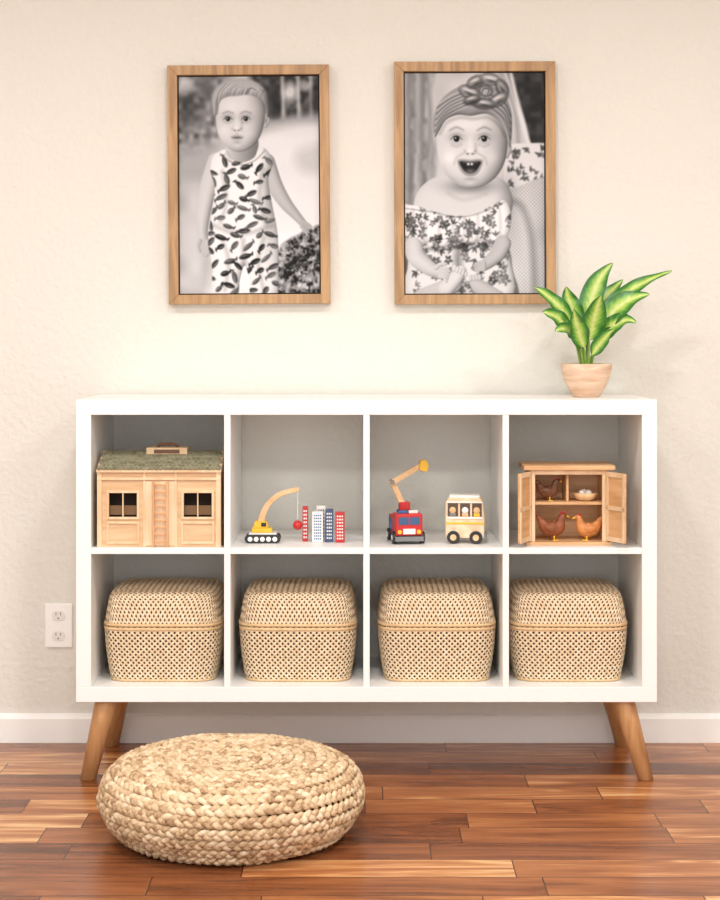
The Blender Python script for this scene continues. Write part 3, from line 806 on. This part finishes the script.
def leaf(i, base, ctrl, tip, W, face, stem_from):
    base, ctrl, tip, face = map(lambda a: np.array(a, float), (base, ctrl, tip, face))
    nT, nU = 24, 8
    V = []; F = []; uv = []
    for a in range(nT+1):
        t_ = a/nT
        P = (1-t_)**2*base+2*t_*(1-t_)*ctrl+t_*t_*tip
        T = 2*(1-t_)*(ctrl-base)+2*t_*(tip-ctrl); T /= np.linalg.norm(T)
        S = np.cross(T, face); S /= np.linalg.norm(S); Nn = np.cross(S, T)
        w = W*(math.sin(math.pi*min(t_**.72, 1)))**.82*(1-.1*t_)+.0006
        for k in range(nU+1):
            u = -1+2*k/nU
            V.append(P+S*u*w+Nn*(.20*abs(u)*w+.0022*math.sin(t_*16+u*2)*abs(u)))
            uv.append((abs(u), t_, 0))
    for a in range(nT):
        for k in range(nU): F.append((a*(nU+1)+k, a*(nU+1)+k+1, (a+1)*(nU+1)+k+1, (a+1)*(nU+1)+k))
    me = mesh_from('leaf', V, F); at = me.attributes.new('leafuv', 'FLOAT_VECTOR', 'POINT'); at.data.foreach_set('vector', np.array(uv, np.float32).ravel())
    obj('leaf_%d' % i, me, plant, m_l, smooth=True)
    mid = (np.array(stem_from)+base)/2+np.array([0, 0, .008])
    sweep('stem_%d' % i, plant, [stem_from, mid, base], [.0034, .0028, .0018], M_stem, n=8, sub=5)
LV = [
 ((-.034, -.01, .185), (-.082, -.02, .260), (-.143, -.03, .290), .025, (.3, -.9, .5)),
 ((-.040, -.02, .170), (-.088, -.04, .225), (-.124, -.06, .222), .024, (.2, -.9, .5)),
 ((-.026, -.03, .150), (-.064, -.06, .196), (-.092, -.08, .172), .022, (.1, -.9, .5)),
 ((-.014, .01, .190), (-.046, .02, .250), (-.054, .0, .292), .027, (-.1, -1, .2)),
 ((.004, .01, .200), (.014, .02, .300), (.070, .0, .354), .032, (-.3, -1, .2)),
 ((.036, .00, .215), (.110, .00, .295), (.222, -.02, .332), .025, (-.3, -.8, .7)),
 ((.030, -.02, .175), (.080, -.03, .262), (.158, -.05, .270), .037, (-.2, -.9, .6)),
 ((.026, -.02, .145), (.078, -.05, .222), (.120, -.07, .196), .028, (.0, -.9, .6)),
 ((.004, -.03, .150), (.014, -.05, .220), (.028, -.08, .268), .034, (.15, -1, .2)),
 ((-.010, -.03, .130), (-.034, -.06, .180), (-.046, -.09, .232), .028, (.1, -1, .3)),
 ((.010, -.03, .110), (.038, -.06, .160), (.060, -.09, .178), .020, (0, -1, .5)),
 ((.010, .02, .190), (.046, .05, .260), (.108, .07, .312), .028, (-.2, -.9, .4)),
 ((-.012, .02, .170), (-.05, .05, .220), (-.096, .06, .232), .024, (.2, -.9, .4)),
]
for i, (b0, c0, t0, W, fc) in enumerate(LV):
    leaf(i+1, b0, c0, t0, W, fc, (b0[0]*.35, b0[1]*.5, .076))

# ------------------------------------------------------------------ outlet
outlet = empty('wall_outlet', (-0.8345, 0, 0.3225))
M_plate = plain('outlet_plastic', rgb(248, 248, 246), .3)
boxes('cover_plate', outlet, [(-.0385, .0385, -.006, -.0005, -.061, .061)], M_plate, .003)
for k, z_ in enumerate((.028, -.028)):
    pts = [(.018*math.cos(a)*(1 if abs(math.cos(a)) < .9 else .97), z_+.0165*max(-.82, min(.82, math.sin(a)))) for a in np.linspace(0, 2*math.pi, 28, endpoint=False)]
    extrude('socket_%d' % (k+1), outlet, pts, -.0085, -.005, plain('socket_face', rgb(232, 230, 226), .35), .0008)
    boxes('slots_%d' % (k+1), outlet, [(-.0075, -.0055, -.0088, -.0078, z_+.001, z_+.009), (.0055, .0075, -.0088, -.0078, z_+.001, z_+.009), (-.002, .002, -.0088, -.0078, z_-.009, z_-.005)], plain('slot', rgb(110, 104, 98), .6), 0)

# ------------------------------------------------------------------ toy barn
M_birch = wood('birch_ply', rgb(210, 172, 130), rgb(230, 196, 156), (6, 30, 60), .5)
M_birch2 = wood('birch_trim', rgb(222, 188, 146), rgb(240, 212, 176), (30, 30, 8), .5)
M_dark = plain('interior_shade', rgb(52, 36, 24), .8)
M_brown = plain('brown_handle', rgb(110, 76, 50), .5)
barn = empty('toy_barn', (-0.5105, -0.383, zmid+.0003))
hw = .157; D = .2; wz = .194
boxes('walls', barn, [
 (-hw, hw, 0, .008, 0, .076), (-hw, hw, 0, .008, .137, wz),
 (-hw, -.127, 0, .008, .076, .137), (-.056, .063, 0, .008, .076, .137), (.134, hw, 0, .008, .076, .137),
 (-hw, -hw+.008, .008, D, 0, wz), (hw-.008, hw, .008, D, 0, wz), (-hw+.008, hw-.008, D-.008, D, 0, wz), (-hw+.008, hw-.008, .008, D-.008, 0, .006)], M_birch, .0008)
boxes('interior_shade_sheet', barn, [(-hw+.009, hw-.009, .05, .054, .006, wz-.004)], M_dark, 0)  # added dark sheet, its colour stands in for shade inside the hollow barn
boxes('curtain', barn, [(-.127, -.056, .012, .014, .080, .104), (.063, .134, .012, .014, .080, .104)], plain('barn_shutter', rgb(120, 92, 62), .7), 0)
tr = []
for a, b_ in ((-.127, -.056), (.063, .134)):
    for (x0, x1, z0, z1) in ((a-.006, a, .070, .143), (b_, b_+.006, .070, .143), (a, b_, .137, .143), (a, b_, .070, .076),
                             ((a+b_)/2-.0015, (a+b_)/2+.0015, .076, .137),
                             (a-.006, a-.001, .008, .064), (b_+.001, b_+.006, .008, .064), (a-.001, b_+.001, .008, .013), (a-.001, b_+.001, .059, .064)):
        tr.append((x0, x1, -.0035, .004, z0, z1))
tr += [(-hw, -hw+.012, -.004, 0, 0, wz), (hw-.012, hw, -.004, 0, 0, wz), (-.040, -.034, -.003, 0, 0, wz), (.040, .046, -.003, 0, 0, wz), (-hw, hw, -.005, 0, .170, .176)]
boxes('trim', barn, tr, M_birch2, .0006)
lad = [(-.016, -.011, -.012, -.006, 0, .168), (.019, .024, -.012, -.006, 0, .168)]
for k in range(9): lad.append((-.011, .019, -.011, -.007, .012+k*.018, .016+k*.018))
boxes('ladder', barn, lad, wood('ladder_wood', rgb(206, 154, 106), rgb(226, 178, 130), (30, 30, 8)), .0005)
boxes('hayloft_door', barn, [(-.034, .040, -.002, 0, .004, .166)], wood('door_wood', rgb(228, 196, 156), rgb(242, 216, 182), (30, 30, 8)), .0005)
M_roof = wood('roof_green', rgb(122, 120, 98), rgb(156, 152, 124), (60, 60, 60), .7)
rf = obj('roof_board', mesh_from('roof_board', [(x_, y_, z_) for x_ in (-hw-.001, hw+.001) for (y_, z_) in ((-.010, .190), (-.010, .196), (.1, .237), (.206, .196), (.206, .190))],
        [(0, 1, 2, 3, 4), (9, 8, 7, 6, 5), (0, 5, 6, 1), (1, 6, 7, 2), (2, 7, 8, 3), (3, 8, 9, 4), (4, 9, 5, 0)]), barn, M_birch2)
V = []; F = []
for side in (0, 1):
    for r_ in range(6):
        cnt = 28; w = (2*hw)/cnt
        for k in range(cnt+(0 if r_ % 2 == 0 else -1)):
            cx = -hw+w*(k+.5+(.5 if r_ % 2 else 0))
            s0 = .117*(r_/6.0)-.004; s1 = s0+.028
            def rp(x_, s, up):
                f_ = s/.117
                y_ = -.010+f_*.110; z_ = .197+f_*.041
                if side: y_ = .206-f_*.106
                return (x_, y_, z_+up)
            n0 = len(V)
            pts = [(cx-w*.48, s1, .0004), (cx-w*.48, s0+.006, .0034), (cx-w*.28, s0+.0015, .0036), (cx, s0, .0037), (cx+w*.28, s0+.0015, .0036), (cx+w*.48, s0+.006, .0034), (cx+w*.48, s1, .0004)]
            pts = [(p, min(s, .117), u) for p, s, u in pts]
            for p, s, u in pts: V.append(rp(p, s, u))
            for p, s, u in pts: V.append(rp(p, s, u-.0022))
            F.append(tuple(n0+j for j in range(7)))
            for j in range(7):
                j2 = (j+1) % 7; F.append((n0+j, n0+7+j, n0+7+j2, n0+j2))
obj('roof_shingles', mesh_from('roof_shingles', V, F), barn, M_roof)
boxes('cupola', barn, [(-.042, .064, .074, .126, .212, .247)], M_birch2, .002)
boxes('cupola_vent', barn, [(-.022, .044, .0725, .075, .232, .242)], M_brown, .0005)
sweep('carry_handle', barn, [(-.016, .1, .243), (-.012, .1, .252), (.0, .1, .2545), (.022, .1, .2545), (.034, .1, .252), (.038, .1, .243)], [.004]*6, M_brown, n=10)

# ------------------------------------------------------------------ toy wrecking crane
M_tw = wood('toy_wood', rgb(214, 172, 124), rgb(234, 200, 154), (40, 40, 40), .5)
M_yel = plain('toy_yellow', rgb(238, 190, 50), .35); M_red = plain('toy_red', rgb(196, 40, 40), .35)
M_blk = plain('toy_black', rgb(34, 34, 36), .45); M_blue = plain('toy_blue', rgb(44, 100, 160), .35)
M_wht = plain('toy_white', rgb(238, 236, 230), .4); M_gry = plain('toy_grey', rgb(120, 122, 124), .4)
crane = empty('toy_wrecking_crane', (-0.252, -0.285, zmid+.0003))
def stadium(w, h, n=10):
    r = h/2; p = []
    for k in range(n+1):
        a = -math.pi/2+math.pi*k/n; p.append((w/2-r+r*math.cos(a), r+r*math.sin(a)))
    for k in range(n+1):
        a = math.pi/2+math.pi*k/n; p.append((-w/2+r+r*math.cos(a), r+r*math.sin(a)))
    return p
for k, y_ in enumerate((-.028, .014)):
    extrude('track_%d' % (k+1), crane, stadium(.092, .022), y_, y_+.014, M_blk, .0006)
    for j in range(5): cyl('wheel_%d_%d' % (k+1, j+1), crane, (-.032+j*.016, y_-.001, .011), (0, 1, 0), .0062, .004, M_wht, 20, 0)
boxes('chassis', crane, [(-.036, .036, -.022, .022, .014, .026)], M_wht, .001)
boxes('turntable', crane, [(-.028, .024, -.020, .020, .026, .038)], M_yel, .002)
extrude('cab', crane, [(-.026, .038), (.014, .038), (.012, .052), (.002, .056), (-.020, .056)], -.016, .016, M_yel, .0015)
boxes('cab_window', crane, [(-.004, .009, -.0168, -.015, .042, .052)], M_blk, .0003)
arm = catmull([(-.006, .050), (.002, .078), (.018, .104), (.048, .126), (.094, .138)], 6)
lo_, hi_ = [], []
for k, p in enumerate(arm):
    a = arm[max(k-1, 0)]; c_ = arm[min(k+1, len(arm)-1)]; T = (c_-a)/np.linalg.norm(c_-a); Nn = np.array([-T[1], T[0]])
    w = .0085-.003*k/len(arm); hi_.append(tuple(p+Nn*w)); lo_.append(tuple(p-Nn*w))
extrude('boom', crane, hi_+lo_[::-1], -.005, .005, M_tw, .001)
sweep('cord', crane, [(.090, 0, .134), (.090, 0, .09), (.090, 0, .052)], [.0009]*3, M_wht, n=6, sub=2)
ball('wrecking_ball', crane, (.090, 0, .044), .0125, M_red)

# ------------------------------------------------------------------ toy building blocks
blk = empty('toy_building_blocks', (-0.100, -0.275, zmid+.0003))
def building(nm, x0, x1, h, ybk, body, win, rows, cols):
    y0, y1 = ybk, ybk+.028
    boxes(nm, blk, [(x0, x1, y0, y1, 0, h)], body, .001)
    L_ = []
    mx_ = (x1-x0)*.12; ww = (x1-x0-2*mx_)/cols; hh = (h-.012)/rows
    for r_ in range(rows):
        for c_ in range(cols):
            L_.append((x0+mx_+ww*(c_+.18), x0+mx_+ww*(c_+.82), y0-.0006, y0+.001, .006+hh*(r_+.25), .006+hh*(r_+.75)))
    boxes(nm+'_windows', blk, L_, win, 0)
M_navy = plain('toy_navy', rgb(60, 80, 120), .4)
building('block_1', -.050, -.036, .090, .004, M_red, M_wht, 8, 2)
building('block_2', -.024, .004, .080, -.022, M_wht, M_blue, 9, 4)
building('block_3', .010, .030, .084, -.010, M_navy, M_wht, 8, 3)
building('block_4', .036, .060, .078, -.020, M_red, M_wht, 8, 3)
building('block_5', -.014, .010, .090, .022, M_wht, M_navy, 8, 3)

# ------------------------------------------------------------------ toy fire truck
ft = empty('toy_fire_truck', (0.120, -0.285, zmid+.0003), math.radians(8))
for k, (x_, y_) in enumerate(((-.036, -.030), (.036, -.030), (-.036, .045), (.036, .045))):
    cyl('tyre_%d' % (k+1), ft, (x_, y_, .016), (1, 0, 0), .016, .012, M_blk, 28, .002)
    cyl('hub_%d' % (k+1), ft, (x_+(.0065 if x_ > 0 else -.0065), y_, .016), (1, 0, 0), .007, .002, M_wht, 20, 0)
boxes('chassis', ft, [(-.030, .030, -.048, .066, .010, .022)], M_blk, .001)
boxes('bumper', ft, [(-.037, .037, -.054, -.046, .008, .020)], M_gry, .001)
boxes('cab', ft, [(-.035, .035, -.048, .004, .022, .078)], M_red, .003)
boxes('windscreen', ft, [(-.028, .028, -.0492, -.047, .050, .070)], plain('toy_glass', rgb(60, 90, 130), .2), .0005)
boxes('windscreen_pillar', ft, [(-.0015, .0015, -.0498, -.047, .050, .070)], M_red, .0003)
boxes('grille', ft, [(-.016, .016, -.0492, -.047, .026, .040)], M_wht, .0005)
for k, x_ in enumerate((-.025, .025)): cyl('headlamp_%d' % (k+1), ft, (x_, -.049, .032), (0, 1, 0), .0055, .003, M_yel, 16, 0)
boxes('rear_box', ft, [(-.035, .035, .008, .066, .022, .068)], M_red, .002)
boxes('side_panel', ft, [(-.0365, -.034, .012, .060, .030, .060), (.034, .0365, .012, .060, .030, .060)], M_blue, .0005)
boxes('light_bar', ft, [(-.026, .000, -.030, -.018, .078, .085)], M_blue, .001)
boxes('light_bar_red', ft, [(.002, .026, -.030, -.018, .078, .085)], M_wht, .001)
cyl('turntable', ft, (0, .03, .074), (0, 0, 1), .020, .014, M_blk, 24, .001)
boxes('turret', ft, [(-.014, .014, .018, .042, .080, .102)], M_red, .002)
def bar(name, p, q_, w, y0, y1, mat):
    p, q_ = np.array(p), np.array(q_); T = (q_-p)/np.linalg.norm(q_-p); Nn = np.array([-T[1], T[0]])*w/2
    extrude(name, ft, [tuple(p-Nn), tuple(q_-Nn), tuple(q_+Nn), tuple(p+Nn)], y0, y1, mat, .001)
bar('lower_boom', (-.004, .094), (-.034, .158), .015, .024, .036, M_tw)
bar('upper_boom', (-.040, .150), (.044, .198), .014, .014, .024, M_tw)
cyl('elbow_pin', ft, (-.034, .024, .155), (0, 1, 0), .006, .026, M_gry, 18, .0005)
extrude('basket', ft, [(.036, .186), (.056, .180), (.062, .198), (.054, .212), (.040, .212)], .006, .032, M_yel, .002)

# ------------------------------------------------------------------ toy bus
bus = empty('toy_bus', (0.273, -0.290, zmid+.0003), math.radians(-6))
bh = .118
M_bus = wood('bus_maple', rgb(222, 192, 154), rgb(240, 218, 186), (40, 40, 40), .5)
pts = [(-.050, .014), (.050, .014), (.051, .060), (.047, .104), (.040, bh), (-.042, bh), (-.050, .106)]
extrude('body', bus, pts, -.028, .032, M_bus, .003)
boxes('roof_strip', bus, [(-.041, .039, -.026, .030, bh-.002, bh+.006)], M_wht, .003)
boxes('windows', bus, [(-.044, -.017, -.0292, -.027, .070, .104), (-.012, .014, -.0292, -.027, .070, .104), (.019, .044, -.0292, -.027, .070, .104)], plain('bus_window', rgb(84, 66, 50), .4), .0005)
boxes('window_frames', bus, [(-.046, .046, -.0305, -.028, .064, .069), (-.046, .046, -.0305, -.028, .105, .109)], M_wht, .0005)
for k, x_ in enumerate((-.031, .001, .031)):
    ball('passenger_head_%d' % (k+1), bus, (x_, -.030, .086), .0085, M_wht if k == 1 else M_tw, (1, .4, 1))
    boxes('passenger_body_%d' % (k+1), bus, [(x_-.008, x_+.008, -.0305, -.028, .070, .079)], (M_gry, M_tw, M_yel)[k], .0005)
boxes('side_stripe', bus, [(-.048, .049, -.0295, -.028, .050, .055)], M_yel, .0003)
boxes('bumper', bus, [(.048, .056, -.026, .030, .016, .026)], M_gry, .001)
for k, (x_, y_) in enumerate(((-.029, -.031), (.029, -.031), (-.029, .035), (.029, .035))):
    cyl('wheel_%d' % (k+1), bus, (x_, y_, .0165), (0, 1, 0), .0165, .010, M_blk, 28, .001)
    cyl('hub_%d' % (k+1), bus, (x_, y_-(.006 if y_ < 0 else -.006), .0165), (0, 1, 0), .008, .002, M_tw, 20, 0)

# ------------------------------------------------------------------ toy chicken coop with hens
coop = empty('toy_chicken_coop', (0.535, -0.340, zmid+.0003))
M_cp = wood('coop_ply', rgb(202, 156, 108), rgb(226, 184, 136), (6, 30, 60), .5)
cx0, cx1 = -.100, .100; chh = .192; cd = .12
boxes('case', coop, [(cx0, cx0+.008, 0, cd, .006, chh), (cx1-.008, cx1, 0, cd, .006, chh), (cx0+.008, cx1-.008, cd-.006, cd, .006, chh),
                     (cx0-.010, cx1+.010, -.012, cd, 0, .008), (cx0+.008, cx1-.008, .004, cd-.006, .102, .109)], M_cp, .001)
boxes('roof', coop, [(cx0-.016, cx1+.018, -.014, cd+.004, chh, chh+.012)], M_cp, .0015)
boxes('face_frame', coop, [(cx0, cx0+.014, -.004, 0, .008, chh), (cx1-.014, cx1, -.004, 0, .008, chh), (cx0+.014, cx1-.014, -.004, 0, chh-.012, chh)], M_birch2, .0008)
boxes('divider', coop, [(-.003, .003, .02, cd-.006, .109, chh)], M_cp, .0008)
def door(nm, hx, ang, sgn):
    d = empty(nm, (hx, -.004, 0)); d.parent = coop; d.rotation_euler = (0, 0, ang)
    w = .078
    a, b_ = (0, w) if sgn > 0 else (-w, 0)
    boxes(nm+'_panel', d, [(a, b_, -.005, .001, .012, chh-.004)], M_cp, .001)
    boxes(nm+'_trim', d, [(a, b_, -.008, -.005, .012, .024), (a, b_, -.008, -.005, chh-.016, chh-.004), (a, b_, -.008, -.005, .092, .102),
                          (a, a+.008, -.008, -.005, .024, chh-.016), (b_-.008, b_, -.008, -.005, .024, chh-.016)]+[(a+.008, b_-.008, .001, .0016, .03+k*.022, .032+k*.022) for k in range(7)], M_birch2, .0006)
door('door_left', cx0-.002, math.radians(64), -1)
door('door_right', cx1+.002, math.radians(-64), 1)
def hen(nm, x_, y_, z_, s, col, flip, comb=True):
    h = empty(nm, (x_, y_, z_)); h.parent = coop; h.scale = (s*flip, s, s)
    m = wood(nm+'_paint', col, tuple(min(1, c*1.5) for c in col[:3])+(1,), (50, 50, 90), .5)
    sweep('hen_body', h, [(-.036, 0, .052), (-.030, 0, .046), (-.018, 0, .032), (-.002, 0, .027), (.012, 0, .032), (.018, 0, .045), (.021, 0, .056), (.027, 0, .060), (.033, 0, .059)],
          [.003, .009, .016, .020, .0175, .0115, .0085, .0078, .004], m, n=16, flat=.75)
    sweep('tail_feathers', h, [(-.026, 0, .040), (-.034, 0, .054), (-.042, 0, .062)], [.008, .007, .001], m, n=10, flat=.35)
    sweep('wing', h, [(.010, -.0125, .034), (-.002, -.0150, .030), (-.016, -.0125, .034), (-.024, -.009, .040)], [.003, .009, .007, .001], m, n=10, flat=.3)
    sweep('beak', h, [(.032, 0, .060), (.037, 0, .058), (.041, 0, .056)], [.003, .002, .0004], M_yel, n=8)
    if comb:
        extrude('comb', h, [(.016, .064), (.017, .071), (.020, .067), (.023, .073), (.026, .067), (.030, .070), (.031, .064)], -.0015, .0015, M_red, .0004)
    ball('eye', h, (.028, -.0068, .062), .0014, M_blk)
    for k, (xx, yy) in enumerate(((.002, -.007), (.002, .007))):
        sweep('leg_%d' % k, h, [(xx, yy, .012), (xx, yy, .006), (xx, yy, .001)], [.003, .0018, .0018], M_yel, n=8, sub=2, ref=(1, 0, 0))
        boxes('foot_%d' % k, h, [(xx-.004, xx+.010, yy-.004, yy+.004, 0, .002)], M_yel, .0005)
hen('hen_1', -.036, .030, .008, 1.05, rgb(126, 70, 40), 1)
hen('hen_2', .052, .030, .008, .98, rgb(184, 120, 66), -1)
hen('hen_3', -.046, .040, .109, .86, rgb(100, 64, 42), 1)
nest = empty('nest', (.048, .045, .109)); nest.parent = coop
lathe('nest_bowl', nest, [(.0005, 0), (.016, 0), (.026, .006), (.031, .018), (.028, .021), (.022, .014), (.0005, .010)], M_tw, 28)
for k, (a, b_) in enumerate(((-.008, -.004), (.009, -.002), (0, .010))): ball('egg_%d' % k, nest, (a, b_, .018), .009, M_wht, (1, 1, 1.2))

# ------------------------------------------------------------------ lights
w = bpy.data.worlds.new('world'); scene.world = w; w.use_nodes = True
w.node_tree.nodes['Background'].inputs[0].default_value = (.96, .98, 1.0, 1)
w.node_tree.nodes['Background'].inputs[1].default_value = 2.1
def area(name, loc, size, power, col=(1, .97, .94), shape='DISK'):
    l = bpy.data.lights.new(name, 'AREA'); l.shape = shape; l.size = size; l.energy = power; l.color = col
    o = bpy.data.objects.new(name, l); scene.collection.objects.link(o); o.location = loc
for i, (x_, y_) in enumerate(((-1.35, -1.5), (0.0, -1.7), (1.35, -1.5))):
    area('rear_fill_light', (x_, y_, 2.42), .24, 17)
for i, (x_, y_) in enumerate(((-1.2, -3.7), (0, -3.9), (1.2, -3.7))):
    area('rear_fill_light', (x_, y_, 2.42), .35, 32)  # unseen rear row, added as front fill to brighten the cubby backs
